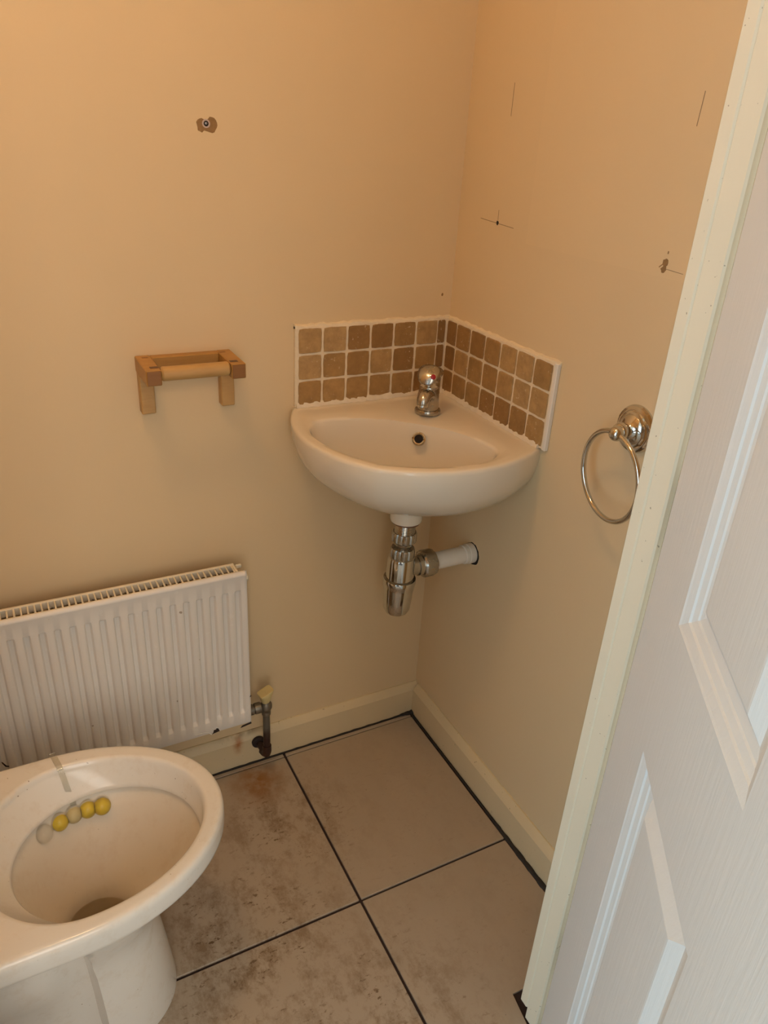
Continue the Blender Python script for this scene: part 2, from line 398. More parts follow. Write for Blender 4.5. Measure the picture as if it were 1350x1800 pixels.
# ------------------------------------------------------------ door, hinged on the hall side and swung outwards
TH = math.radians(54.3); HX, HY = -0.235, -0.8205
DD = Vector((-math.cos(TH), -math.sin(TH), 0)); DN = Vector((-math.sin(TH), math.cos(TH), 0))
door = bpy.data.objects.new('door_1', None); COL.objects.link(door); door['kind'] = 'structure'; door.location = (HX, HY, 0); ORG['door_1'] = Vector((0, 0, 0))
door.matrix_world = Matrix(((DD.x, DN.x, 0, HX), (DD.y, DN.y, 0, HY), (0, 0, 1, 0.006), (0, 0, 0, 1)))
W, H, T = 0.762, 1.981, 0.035
cols = [(0.115, 0.337), (0.420, 0.642)]
rows = [(0.205, 0.780), (0.939, 1.50), (1.62, 1.865)]
xs = sorted({0, W, *[v for c in cols for v in c]}); zs = sorted({0, H, *[v for c in rows for v in c]})
V, F = [], []
for i in range(len(xs)-1):
    for j in range(len(zs)-1):
        if (xs[i], xs[i+1]) in cols and (zs[j], zs[j+1]) in rows: continue
        k = len(V); V += [(xs[i], 0, zs[j]), (xs[i+1], 0, zs[j]), (xs[i+1], 0, zs[j+1]), (xs[i], 0, zs[j+1])]; F.append((k, k+1, k+2, k+3))
b = box(0, W, -T, -0.012, 0, H); sides = box(0, W, -0.012, 0, 0, H)
sides = (sides[0], [f for f in sides[1] if f not in ((2, 6, 7, 3), (0, 1, 5, 4))])
obj('door_leaf', join((V, F), b, sides), 'door_paint', door, None)
MP = [(0, 0), (0.0025, -0.0012), (0.0115, -0.0040), (0.0130, -0.0060), (0.0205, -0.0082), (0.0220, -0.0098), (0.0310, -0.0118), (0.0460, -0.0035), (0.0480, -0.0032)]
for c in cols:
    for r in rows:
        R = [[(c[0]+d, h, r[0]+d), (c[1]-d, h, r[0]+d), (c[1]-d, h, r[1]-d), (c[0]+d, h, r[1]-d)] for d, h in MP]
        obj('door_panel', loft(R, False, True), 'door_paint', door, None)
for zc in (0.24, 1.0, 1.75):
    obj('hinge', lathe((-0.002, -T-0.004, zc-0.045), (0, 0, 1), [(0.0055, 0), (0.0055, 0.09)], 12), 'chrome', door)
door.location.z = 0.006

# ------------------------------------------------------------ marks on the walls
def disc(c, nrm, r, th, n=14, jag=0.0, seed=0, sq=1.0):
    rnd = random.Random(seed); x, y, d = frame(nrm); c = Vector(c)
    rr = [r*(1+rnd.uniform(-jag, jag)) for _ in range(n)]
    def ring(s_, h): return [tuple(c+d*h+x*(rr[k]*s_*math.cos(2*math.pi*k/n))+y*(rr[k]*s_*sq*math.sin(2*math.pi*k/n))) for k in range(n)]
    return loft([ring(1, 0), ring(0.96, th)], False, True)
NB, NR = (0, -1, 0), (-1, 0, 0)
obj('plaster_chip', join(disc((-0.4862, 0, 1.3350), NB, 0.0085, 0.0004, 16, 0.14, 1, 1.15), disc((-0.4715, 0, 1.3355), NB, 0.0098, 0.0005, 18, 0.10, 5, 1.12), disc((-0.478, 0, 1.3345), NB, 0.0085, 0.00045, 12, 0.1, 3)), 'plaster', wall_back, None)
obj('wall_plug', lathe((-0.4795, 0, 1.3375), NB, [(0.0063, 0), (0.0063, 0.0012), (0.0040, 0.0012)], 18, False, False), 'wall_plug', wall_back, None)
obj('plug_hole', disc((-0.4795, 0, 1.3375), NB, 0.0042, 0.0007), 'dark_hole', wall_back, None)
obj('screw', lathe((-0.4795, 0, 1.3378), NB, [(0.0019, 0), (0.0019, 0.0013), (0.0008, 0.0016)], 10), 'steel_screw', wall_back, None)
obj('nail_hole', disc((-0.0215, 0, 1.0595), NB, 0.0024, 0.0003, 10, 0.2, 4, 1.3), 'plaster', wall_back, None)
def pline(y0, z0, y1, z1, w=0.0009):
    d = Vector((0, y1-y0, z1-z0)).normalized(); s_ = Vector((0, -d.z, d.y))*w/2; a, b_ = Vector((-0.0001, y0, z0)), Vector((-0.0001, y1, z1)); h = Vector((-0.0002, 0, 0))
    q = [a-s_, b_-s_, b_+s_, a+s_]; return [tuple(v_) for v_ in q]+[tuple(v_+h) for v_ in q], [(4, 5, 6, 7), (0, 1, 5, 4), (1, 2, 6, 5), (2, 3, 7, 6), (3, 0, 4, 7)]
obj('pencil_cross', join(pline(-0.074, 1.2095, -0.176, 1.2045), pline(-0.1275, 1.229, -0.128, 1.212)), 'pencil', wall_right, None)
obj('pencil_line', pline(-0.131, 1.424, -0.131, 1.375), 'pencil', wall_right, None)
obj('pencil_line', pline(-0.531, 1.409, -0.529, 1.370), 'pencil', wall_right, None)
obj('pencil_line', pline(-0.529, 1.1965, -0.560, 1.195, 0.0006), 'pencil', wall_right, None)
obj('screw_hole', disc((0, -0.1275, 1.2075), NR, 0.0032, 0.0004, 12, 0.15, 2, 1.2), 'dark_hole', wall_right, None)
obj('screw_hole', join(disc((0, -0.5255, 1.2045), NR, 0.0045, 0.0004, 12, 0.25, 6, 1.3), disc((0, -0.5245, 1.1955), NR, 0.0042, 0.0005, 12, 0.25, 8, 1.2), pline(-0.5255, 1.206, -0.5275, 1.194, 0.004), pline(-0.516, 1.197, -0.522, 1.202, 0.0014), pline(-0.527, 1.216, -0.5272, 1.2195, 0.0018)), 'plaster', wall_right, None)

# ------------------------------------------------------------ splashback of little tumbled stone tiles
ZT, EB, ER, TP = 1.0131, 0.0300, 0.0455, 0.05
sp = empty('tile_splashback', (-0.004, -0.004, ZT-0.15), 'tumbled brown stone mosaic tile splashback wrapping the corner above the basin', 'splashback')
zb = 0.8625
obj('grout_bed', join(box(-(EB+6*TP+0.001), 0, -0.0080, 0, zb, ZT+0.001), box(-0.0080, 0, -(ER+6*TP+0.001), -0.0080, zb, ZT+0.001)), 'tile_grout', sp, None)
def wavy(a, b, n, amp, seed, base):
    rnd = random.Random(seed); return [base+rnd.uniform(-amp, amp) for _ in range(n)]
def grout_cap(along_x, L, seed):
    n = 40; rnd = random.Random(seed); R = []
    for i in range(n+1):
        t = L*i/n; w = 0.0075+rnd.uniform(-0.002, 0.002); h = ZT+0.0030+rnd.uniform(-0.0012, 0.002)
        q = [(0, ZT-0.002), (w, ZT-0.002), (w*0.8, h), (0, h+0.002)]
        R.append([(-t, -a, z_) if along_x else (-a, -t, z_) for a, z_ in q])
    return loft(R, True, True)
obj('grout_edge', grout_cap(True, EB+6*TP+0.005, 3), 'tile_grout', sp, 40)
obj('grout_edge', grout_cap(False, ER+6*TP+0.008, 4), 'tile_grout', sp, 40)
obj('grout_edge', box(-(EB+6*TP+0.005), -(EB+6*TP-0.0005), -0.0078, 0, zb, ZT+0.002), 'tile_grout', sp, None)
obj('edge_trim', cbox(-0.0085, 0, -(ER+6*TP+0.0085), -(ER+6*TP), zb-0.002, ZT+0.002, 0.0012), 'white_plastic', sp, None)
def tile_mesh(name, w, h, seed):          # pillowed, ragged-edged stone, face towards -y
    rnd = random.Random(seed); n = 5; pts = []
    for (ax, az), (bx, bz) in zip([(-1, -1), (1, -1), (1, 1), (-1, 1)], [(1, -1), (1, 1), (-1, 1), (-1, -1)]):
        for k in range(n):
            t = k/n; x, z_ = ax+(bx-ax)*t, az+(bz-az)*t; f = 1+rnd.uniform(-0.025, 0.012)
            if k == 0: f *= 0.955
            pts.append((x*w/2*f, z_*h/2*f))
    R = [[(x, 0.001, z_) for x, z_ in pts], [(x, -0.0025, z_) for x, z_ in pts], [(x*0.955, -0.0042, z_*0.955) for x, z_ in pts]]
    v_, f_ = loft(R, False, True); me = bpy.data.meshes.new(name); me.from_pydata(v_, [], f_); me.materials.append(M['travertine'])
    import bmesh
    bm = bmesh.new(); bm.from_mesh(me); bmesh.ops.recalc_face_normals(bm, faces=bm.faces); bm.to_mesh(me); bm.free()
    for p_ in me.polygons: p_.use_smooth = len(p_.vertices) < 5
    me.set_sharp_from_angle(angle=math.radians(40)); return me
full = [tile_mesh('tile', 0.0464, 0.0464, 20+k) for k in range(6)]
partB = tile_mesh('tile', 0.0168, 0.0464, 40); partR = tile_mesh('tile', 0.0325, 0.0464, 41)
PB = [[.62, .70, .22, .20, .35, .60, .15], [.68, .45, .28, .62, .18, .50, .10], [.40, .55, .45, .38, .40, .15, .10]]
PR = [[.18, .30, .22, .38, .62, .66, .42], [.12, .60, .42, .35, .58, .70, .62], [.20, .35, .45, .22, .18, .25, .48]]
def put_tile(me, loc, rz, val, flip):
    o = bpy.data.objects.new('tile', me); COL.objects.link(o); o.parent = sp; o.location = Vector(loc)-ORG[sp.name]
    o.rotation_euler = (0, math.pi/2*flip if me in full else 0, 0) if not rz else (0, 0, rz); o.color = (val, val, val, 1)
    return o
k = 0
for r in range(3):
    zc = ZT-0.025-r*0.05
    for c in range(7):
        k += 1
        if c == 6: put_tile(partB, (-(EB+0.0075)/2-0.003, -0.0055, zc), 0, PB[r][6], 0)
        else: put_tile(full[k % 6], (-(EB+(5-c)*TP+0.025), -0.0055+random.uniform(-.0006, .0006), zc), 0, PB[r][c], k % 4)
    for c in range(7):
        k += 1
        if c == 0: put_tile(partR, (-0.0055, -(ER+0.0065)/2-0.001, zc), -math.pi/2, PR[r][0], 0)
        else: put_tile(full[(k*5) % 6], (-0.0055+random.uniform(-.0006, .0006), -(ER+(c-1)*TP+0.025), zc), -math.pi/2, PR[r][c], 0)

# ------------------------------------------------------------ corner basin
basin = empty('corner_basin', (-0.168, -0.172, 0.668), 'white ceramic corner wash basin fixed below the stone tiles', 'wash basin')
RT = [(0, .336), (5, .353), (10, .371), (15, .387), (20, .403), (25, .417), (30, .428), (38, .442), (45, .449), (52, .442), (60, .428), (65, .417), (70, .403), (75, .387), (80, .371), (85, .353), (90, .336)]
MA, KB = 56, 22
def outer_idx(s_=1.0, inset=0.0):
    P = []
    for i in range(MA+1):
        a = 90*i/MA; r = interp(RT, a); r = r*s_-inset; P.append((-r*math.cos(math.radians(a)), -r*math.sin(math.radians(a))))
    e = P[-1]
    for i in range(1, KB): P.append((0.0, e[1]*(1-i/KB)))
    P.append((0.0, 0.0)); e = P[0]
    for i in range(1, KB): P.append((e[0]*i/KB, 0.0))
    return P
NP = MA+1+KB-1+1+KB-1
hf = [(.333, .092), (.350, .118), (.358, .160), (.352, .205), (.335, .250), (.304, .299)]
front = [(-u, -v, 0) for u, v in hf]+[(-v, -u, 0) for u, v in reversed(hf)]
bk = [(.315, .083), (.285, .083), (.245, .092), (.205, .110), (.172, .135)]
back = [(-v, -u, 0) for u, v in bk]+[(-u, -v, 0) for u, v in reversed(bk)]
allp = catmull(front+back, 20, True)
nf = (len(front)-1)*20
def resample(pts, n):        # n+1 points, ends included
    L = [0]
    for a, b_ in zip(pts, pts[1:]): L.append(L[-1]+(b_-a).length)
    out = []; j = 0
    for i in range(n+1):
        t = L[-1]*i/n
        while j < len(L)-2 and L[j+1] < t: j += 1
        out.append(pts[j].lerp(pts[j+1], (t-L[j])/max(1e-9, L[j+1]-L[j])))
    return out
fa = resample(allp[:nf+1], MA); ba = resample(allp[nf:]+[allp[0]], 2*KB)
inner = [(p_.x, p_.y) for p_ in fa]+[(p_.x, p_.y) for p_ in ba[1:-1]]
assert len(inner) == NP == len(outer_idx())
DR = (-0.178, -0.180)
def deck_z(x, y): return 0.8605+0.001*smooth(0.10, 0.0, min(-x, -y))
def inr(s_, z_): return [(DR[0]+(x-DR[0])*s_, DR[1]+(y-DR[1])*s_, z_) for x, y in inner]
def mixr(t, dz=0.0, ins=0.0):
    o_ = outer_idx(1.0, ins); return [(ox+(ix-ox)*t, oy+(iy-oy)*t, deck_z(ox+(ix-ox)*t, oy+(iy-oy)*t)+dz) for (ox, oy), (ix, iy) in zip(o_, inner)]
rings = [inr(s_, z_) for s_, z_ in ((0.10, .7330), (0.30, .7355), (0.50, .7420), (0.66, .7530), (0.78, .7680), (0.87, .7880), (0.925, .8120), (0.957, .8330), (0.975, .8470), (0.988, .8550))]
rings += [mixr(1.0, -0.0020), mixr(0.93), mixr(0.6), mixr(0.3), mixr(0.08, -0.0006, 0.002), mixr(0.0, -0.0028, 0.0005), mixr(0.0, -0.008, 0.0)]
for s_, z_ in ((.998, .838), (.985, .817), (.964, .797), (.932, .780), (.892, .765), (.845, .7495), (.79, .7345), (.73, .7215), (.66, .711), (.60, .705), (.50, .700)):
    rings.append([(x, y, z_) for x, y in outer_idx(s_)])
body = obj('basin_body', loft(rings, True, True), 'ceramic', basin, 60)
AX = Vector((-0.168, -0.172, 0))
obj('outlet_neck', lathe(AX, (0, 0, 1), [(0.0300, .7150), (0.0310, .700), (0.0318, .674), (0.0305, .669), (0.02, .669)], 40), 'ceramic', basin)
# overflow ring in the back of the bowl
OV = Vector((-0.1515, -0.1690, 0.8335)); on = Vector((-0.62, -0.72, 0.50)).normalized()
obj('overflow_ring', lathe(OV, on, [(0.0075, -0.003), (0.0082, 0.0022), (0.0105, 0.0034), (0.0128, 0.0022), (0.0132, -0.002)], 32, False, False), 'bright_chrome', basin)
obj('overflow_hole', disc(tuple(OV), on, 0.0082, 0.0006, 24), 'dark_hole', basin, None)
obj('plug_hole', lathe((DR[0], DR[1], 0.7335), (0, 0, 1), [(0.020, 0), (0.0215, 0.0022), (0.024, 0.0015), (0.025, -0.001)], 32, True, False), 'bright_chrome', basin)
def caulk_run(along_x, L, seed):
    n = 46; rnd = random.Random(seed); R = []
    for i in range(n+1):
        t = 0.006+L*i/n; w = 0.0135+rnd.uniform(-0.0022, 0.0022); h = 0.8705+rnd.uniform(-0.0012, 0.0018)
        q = [(0.0, 0.8600), (w, 0.8612), (w*0.88, 0.8660), (0.0090, h), (0.0, h)]
        R.append([(-t, -a, z_) if along_x else (-a, -t, z_) for a, z_ in q])
    return loft(R, True, True)
obj('sealant', caulk_run(True, 0.327, 11), 'caulk', basin, 50)
obj('sealant', caulk_run(False, 0.332, 12), 'caulk', basin, 50)

# ------------------------------------------------------------ basin mixer tap
TX = Vector((-0.1045, -0.1150, 0.8625)); SD = Vector((-0.72, -0.70, 0)).normalized(); UPV = Vector((0, 0, 1)); SS = SD.cross(UPV)
tap = empty('mixer_tap', TX, 'short chrome mixer tap with a red dot standing in the basin corner', 'tap')
obj('base_ring', lathe(TX, UPV, [(0.0240, 0), (0.0250, 0.002), (0.0250, 0.0060), (0.0235, 0.0085), (0.0215, 0.0092)], 40), 'chrome', tap)
obj('body', lathe(TX, UPV, [(0.0208, 0.006), (0.0203, 0.025), (0.0198, 0.046), (0.0196, 0.0525), (0.0184, 0.0545)], 40), 'chrome', tap)
def path_tube(pts, radv, radh, n=24):       # oval section swept in the SD / up plane
    R = []
    for i, (a, h) in enumerate(pts):
        p0 = pts[max(i-1, 0)]; p1 = pts[min(i+1, len(pts)-1)]; t = (SD*(p1[0]-p0[0])+UPV*(p1[1]-p0[1])).normalized(); u = SS.cross(t).normalized()
        c = TX+SD*a+UPV*h
        R.append([tuple(c+SS*(radh[i]*math.cos(2*math.pi*k/n))+u*(radv[i]*math.sin(2*math.pi*k/n))) for k in range(n)])
    return loft(R, True, True)
obj('spout', path_tube([(0.006, 0.034), (0.018, 0.0405), (0.028, 0.0425), (0.0355, 0.0405), (0.0405, 0.0355), (0.0425, 0.0300), (0.0428, 0.0275)], [.0135, .0125, .0115, .0108, .0102, .0098, .0090], [.0165, .0155, .0145, .0132, .0122, .0116, .0106]), 'chrome', tap, 50)
obj('aerator', lathe(TX+SD*0.0424+UPV*0.0285, (SD*0.12-UPV).normalized(), [(0.0110, 0), (0.0110, 0.0035), (0.0085, 0.0045)], 24), 'bright_chrome', tap)
obj('cartridge_collar', lathe(TX, UPV, [(0.0180, 0.0530), (0.0188, 0.0545), (0.0188, 0.0605), (0.0172, 0.0625)], 40), 'bright_chrome', tap)
# lever: domed cap that rolls forward into a dished loop
lever = obj('lever', join(path_tube([(-0.0195, 0.062), (-0.0190, 0.071), (-0.013, 0.0790), (-0.001, 0.0825), (0.011, 0.0808), (0.0195, 0.0755), (0.0255, 0.0690), (0.0285, 0.0630)], [.004, .0080, .0105, .0112, .0100, .0080, .0060, .0032], [.012, .0190, .0218, .0225, .0218, .0200, .0168, .0100]),
    lathe(TX, UPV, [(0.0168, 0.0615), (0.0190, 0.0650), (0.0192, 0.074), (0.016, 0.080)], 32)), 'chrome', tap, 50)
rd = (SD*0.80-SS*0.35+UPV*0.50).normalized(); rc = TX+SD*0.0235+SS*(-0.0110)+UPV*0.0775
obj('dot_bezel', lathe(rc-rd*0.004, rd, [(0.0072, -0.003), (0.0072, 0.0048), (0.0052, 0.0058)], 24), 'bright_chrome', lever)
obj('red_dot', lathe(rc-rd*0.004, rd, [(0.0050, 0.004), (0.0050, 0.0062), (0.0028, 0.0070)], 20), 'red_dot', lever)

# ------------------------------------------------------------ bottle trap
UPT = Vector((0.026, -0.015, 1)).normalized(); TA = Vector((AX.x, AX.y, 0.668))-UPT*0.668
trap = empty('bottle_trap', (AX.x, AX.y, 0.455), 'chrome bottle trap hanging below the basin with white waste pipe', 'waste trap')
obj('washer', lathe(TA, UPT, [(0.0270, .6695), (0.0285, .6675), (0.0275, .6645), (0.020, .6640)], 36), 'rust_washer', trap)
thr = []
for i in range(9):
    z_ = .664-i*.0032; thr += [(0.0200, z_), (0.0208, z_-.0016)]
obj('threaded_tail', lathe(TA, UPT, thr, 32), 'chrome', trap)
def nut(o, d, r, h0, h1, n=12, lobes=True):     # nut with grip flats
    x, y, d = frame(d); R = []; N = n*4
    for k_, (hh, f) in enumerate(((h0, .90), (h0+(h1-h0)*.12, 1), (h1-(h1-h0)*.18, 1), (h1, .93))):
        ring = []
        for k in range(N):
            rr = r*f*(0.94 if (lobes and k % 4 == 0) else 1.0); a = 2*math.pi*k/N; ring.append(tuple(Vector(o)+d*hh+(x*math.cos(a)+y*math.sin(a))*rr))
        R.append(ring)
    return loft(R, True, True)
obj('coupling_nut', nut(TA, UPT, 0.0252, .6215, .6430), 'chrome', trap, 30)
obj('neck_tube', lathe(TA, UPT, [(0.0165, .600), (0.0168, .612), (0.0205, .618), (0.0208, .623)], 32), 'chrome', trap)
obj('coupling_nut', nut(TA, UPT, 0.0246, .5850, .6070), 'chrome', trap, 30)
obj('trap_body', lathe(TA, UPT, [(0.0215, .5895), (0.0262, .5860), (0.0280, .5800), (0.0285, .540), (0.0285, .534)], 40), 'bright_chrome', trap)
obj('trap_cup', lathe(TA, UPT, [(0.0290, .5340), (0.0328, .5365), (0.0338, .5335), (0.0336, .5270), (0.0322, .5225), (0.0318, .5150), (0.0316, .5120), (0.0308, .5115), (0.0292, .4850), (0.0275, .4640), (0.0240, .4565), (0.016, .4535)], 40), 'bright_chrome', trap)
OZ = 0.5575; OD = (1, 0, 0); OO = (AX.x, AX.y+0.0005, OZ)
obj('outlet_stub', lathe(OO, OD, [(0.0190, .010), (0.0195, .032), (0.0225, .033), (0.0225, .046)], 32), 'chrome', trap)
obj('outlet_nut', nut(OO, OD, 0.0285, .043, .0715, 8), 'chrome', trap, 30)
obj('waste_pipe', lathe(OO, OD, [(0.0182, .050), (0.0182, .150), (0.0190, .150), (0.0190, .1665)], 32), 'white_plastic', trap)
obj('pipe_collar', lathe(OO, OD, [(0.0185, .1435), (0.0205, .145), (0.0205, .1525), (0.0195, .1535), (0.0215, .155), (0.0215, .1675)], 32), 'white_plastic', trap)
obj('pipe_hole', disc((0, AX.y-0.0015, OZ-0.001), NR, 0.0248, 0.0006, 30, 0.04, 9), 'dark_hole', wall_right, None)

# ------------------------------------------------------------ towel ring
BALL = Vector((-0.052, -0.5515, 0.9725)); RC = Vector((0, -0.5385, 0.9685))
tr = empty('towel_ring', RC, 'chrome towel ring with round rose on the wall beside the door frame', 'towel ring')
obj('wall_rose', lathe(RC, NR, [(0.0365, 0), (0.0365, 0.003), (0.0345, 0.0065), (0.0300, 0.0085), (0.0285, 0.0085), (0.0270, 0.0105), (0.0235, 0.0120), (0.0225, 0.0120), (0.0200, 0.0145), (0.0165, 0.0160), (0.0125, 0.0180), (0.0100, 0.0210)], 48), 'bright_chrome', tr, 25)
obj('post_knob', lathe(RC, NR, [(0.0100, 0.016), (0.0085, 0.021), (0.0100, 0.0235), (0.0135, 0.0280), (0.0140, 0.0320), (0.0120, 0.0370), (0.0085, 0.0400), (0.0070, 0.0430), (0.0080, 0.046)], 36), 'bright_chrome', tr)
obj('ring_ball', ellipsoid(BALL, 0.0115, 0.0115, 0.0115, 28, 16), 'bright_chrome', tr)
RR = 0.0685; ya = math.radians(-8); tl = math.radians(4)
e1 = Vector((-math.sin(ya), math.cos(ya), 0)); e2 = Vector((-math.sin(tl), 0, math.cos(tl)))*-1
e2 = Vector((0.05, 0, -1)).normalized()
cc = BALL+e2*RR
obj('ring', tube([cc+e1*(RR*math.cos(2*math.pi*k/72))+e2*(RR*math.sin(2*math.pi*k/72)) for k in range(72)], 0.0041, 14, True), 'bright_chrome', tr, 60)

# ------------------------------------------------------------ toilet-roll holder
X0, X1, ZH = -0.6205, -0.4560, 0.982
hd = empty('toilet_roll_holder', (-0.538, 0, 0.879), 'empty wooden toilet roll holder on the wall above the radiator', 'roll holder')
for a in (X0, X1-0.0245):
    obj('arm', cbox(a, a+0.0245, -0.0925, -0.0005, ZH-0.0262, ZH, 0.0014), 'oak', hd, None)
    obj('arm_end', cbox(a+0.0012, a+0.0233, -0.0932, -0.0915, ZH-0.0250, ZH-0.0012, 0.0006), 'oak_end', hd, None)
    obj('leg', cbox(a+0.001, a+0.0245, -0.0215, -0.0005, 0.8845, ZH-0.024, 0.0014), 'oak_light', hd, None)
    xi = a+0.0095 if a == X0 else a+0.0015
    obj('notch_shade', box(xi, xi+0.0135, -0.0815, -0.0710, ZH-0.004, ZH+0.0004), 'notch_shade_peg', hd, None)  # dark block painted in for the shade inside the arm's cut-out
    obj('tenon', box(xi, xi+0.0100, -0.0190, -0.0130, ZH-0.004, ZH+0.0003), 'oak_end', hd, None)
obj('back_rail', cbox(X0+0.0245, X1-0.0245, -0.0170, -0.0005, ZH-0.0300, ZH-0.0005, 0.0012), 'oak', hd, None)
obj('roller', lathe((X0+0.0255, -0.0800, ZH-0.0105), (1, 0, 0), [(0.0095, 0), (0.0120, 0.003), (0.0120, X1-X0-0.054), (0.0095, X1-X0-0.051)], 28), 'oak_light', hd)
for a in (X0+0.0240, X1-0.0285):
    obj('roller_peg', lathe((a, -0.0800, ZH-0.0105), (1, 0, 0), [(0.0065, 0), (0.0065, 0.0045)], 16), 'notch_shade_peg', hd)

# ------------------------------------------------------------ radiator
RX0, RX1, RZ0, RZ1, RYB, RYF = -1.063, -0.4635, 0.190, 0.5705, -0.046, -0.088
rad = empty('radiator', ((RX0+RX1)/2, RYB, RZ0), 'white pressed steel panel radiator with chipped paint on the back wall', 'radiator')
# front panel as a relief: sunken channels between broad flutes
fl = []; PITCH = 0.02513; xr = -0.4765
while xr-0.0135 > RX0+0.012: fl.append(xr); xr -= PITCH
colsx = [(RX0, 0.006), (RX0+0.0015, 0.0015), (RX0+0.004, 0.0), (RX0+0.007, 0.0), (RX0+0.0085, 0.0010), (RX0+0.011, 0.0010)]
for xr in reversed(fl):
    colsx += [(xr-0.0138, 0.0010), (xr-0.0128, 0.0018), (xr-0.0112, 0.0074), (xr-0.0104, 0.0082), (xr-0.0034, 0.0082), (xr-0.0026, 0.0074), (xr-0.0008, 0.0018), (xr+0.0004, 0.0010)]
colsx += [(RX1-0.0085, 0.0010), (RX1-0.007, 0.0), (RX1-0.004, 0.0), (RX1-0.0015, 0.0015), (RX1, 0.006)]
zrows = [(RZ0, 0, .004), (RZ0+.0015, 0, .001), (RZ0+.004, 0, 0), (RZ0+.031, 0, 0), (RZ0+.0325, .12, 0), (RZ0+.0385, .9, 0), (RZ0+.040, 1, 0), (RZ0+.12, 1, 0), (RZ0+.22, 1, 0), (RZ1-.046, 1, 0), (RZ1-.0445, .9, 0), (RZ1-.0405, .12, 0), (RZ1-.039, 0, 0), (RZ1-.011, 0, 0), (RZ1-.0085, 0, -.0012), (RZ1-.005, 0, -.0012), (RZ1-.002, 0, .0005), (RZ1, 0, .004)]
R = []
for z_, f, e in zrows:
    R.append([(x, RYF+(d if d in (0.0, 0.006, 0.0015) else 0.0010+(d-0.0010)*f)+e, z_) for x, d in colsx])
obj('front_panel', loft(R, False, False, closed=False), 'radiator_enamel', rad, 40)
obj('panel_back', box(RX0+0.002, RX1-0.002, RYF+0.0105, RYF+0.0125, RZ0+0.002, RZ1-0.003), 'radiator_enamel', rad, None)
# convector fins behind the panel
V, F = [], []; zz = []; x = RX0+0.02; k = 0
while x < RX1-0.02: zz.append((x, (RYF+0.013) if k % 2 else (RYB-0.006))); zz.append((x+0.006, (RYF+0.013) if k % 2 else (RYB-0.006))); x += 0.0125; k += 1
obj('convector_fins', loft([[(a, b_, RZ0+0.03) for a, b_ in zz], [(a, b_, RZ1-0.012) for a, b_ in zz]], False, False, closed=False), 'radiator_fin', rad, None)
obj('grille_rail', cbox(RX0+0.004, RX1-0.016, RYB-0.0065, RYB, RZ1-0.016, RZ1, 0.001), 'radiator_top', rad, None)
obj('grille_rail', cbox(RX0+0.004, RX1-0.004, RYF+0.0035, RYF+0.0125, RZ1-0.013, RZ1-0.0015, 0.0022), 'radiator_top', rad, None)
gb = None; x = RX1-0.022; SL = 0.01105
while x > RX0+0.012:
    if gb is None: gb = obj('grille_bar', cbox(-0.00155, 0.00155, RYF+0.011-RYB, -0.0055, -0.004, -0.0010, 0.0006), 'radiator_top', None, None); gb.parent = rad; o = gb
    else: o = gb.copy(); COL.objects.link(o)
    o.location = Vector((x, RYB, RZ1))-ORG[rad.name]; x -= SL
obj('end_cap', cbox(RX1-0.0200, RX1-0.0150, RYF+0.010, RYB, RZ1-0.060, RZ1-0.0005, 0.001), 'radiator_top', rad, None)
obj('top_lug', cbox(RX1-0.013, RX1-0.001, RYB-0.009, RYB-0.003, RZ1-0.010, RZ1-0.002, 0.0015), 'radiator_top', rad, None)
obj('bleed_plug', lathe((RX1-0.002, RYF+0.020, RZ1-0.024), (1, 0, 0), [(0.0085, 0), (0.0085, 0.006), (0.0065, 0.008)], 8), 'radiator_top', rad, None)
# bare iron where the enamel has come away
def chip(name, pts, m, y=RYF-0.0004, th=0.0006):
    return obj(name, loft([[(a, y+th, b_) for a, b_ in pts], [(a, y, b_) for a, b_ in pts]], False, True), m, rad, None)
chip('paint_chip', [(-.5515, .1905), (-.5485, .1950), (-.5475, .2010), (-.5440, .2010), (-.5425, .1995), (-.5405, .2040), (-.5390, .2015), (-.5365, .2010), (-.5350, .1965), (-.5345, .1935)], 'bare_iron')
chip('paint_chip', [(-.4895, .1845), (-.4650, .1885), (-.4660, .1935), (-.4700, .1925), (-.4860, .1897)], 'bare_iron')
chip('paint_chip', [(-.4672, .2620), (-.4640, .2630), (-.4640, .2660), (-.4655, .2645)], 'bare_iron')
chip('peeled_lip', [(-.5535, .1900), (-.5585, .1975), (-.5700, .2010), (-.5860, .2005), (-.5860, .2018), (-.5700, .2026), (-.5575, .1992), (-.5520, .1912)], 'peeled_edge', RYF-0.0012, 0.0014)
chip('peeled_lip', [(-.5520, .1912), (-.5495, .1960), (-.5480, .2026), (-.5440, .2026), (-.5405, .2060), (-.5360, .2028), (-.5330, .1940), (-.5340, .1935), (-.5358, .1968), (-.5368, .2012), (-.5405, .2043), (-.5440, .2012), (-.5475, .2012), (-.5487, .1950)], 'peeled_edge', RYF-0.0010, 0.0012)
chip('paint_chip', [(-.9400, .2720), (-.9378, .2700), (-.9330, .2600), (-.9290, .2575), (-.9300, .2555), (-.9350, .2580), (-.9390, .2670)], 'bare_iron', RYF+0.0002)

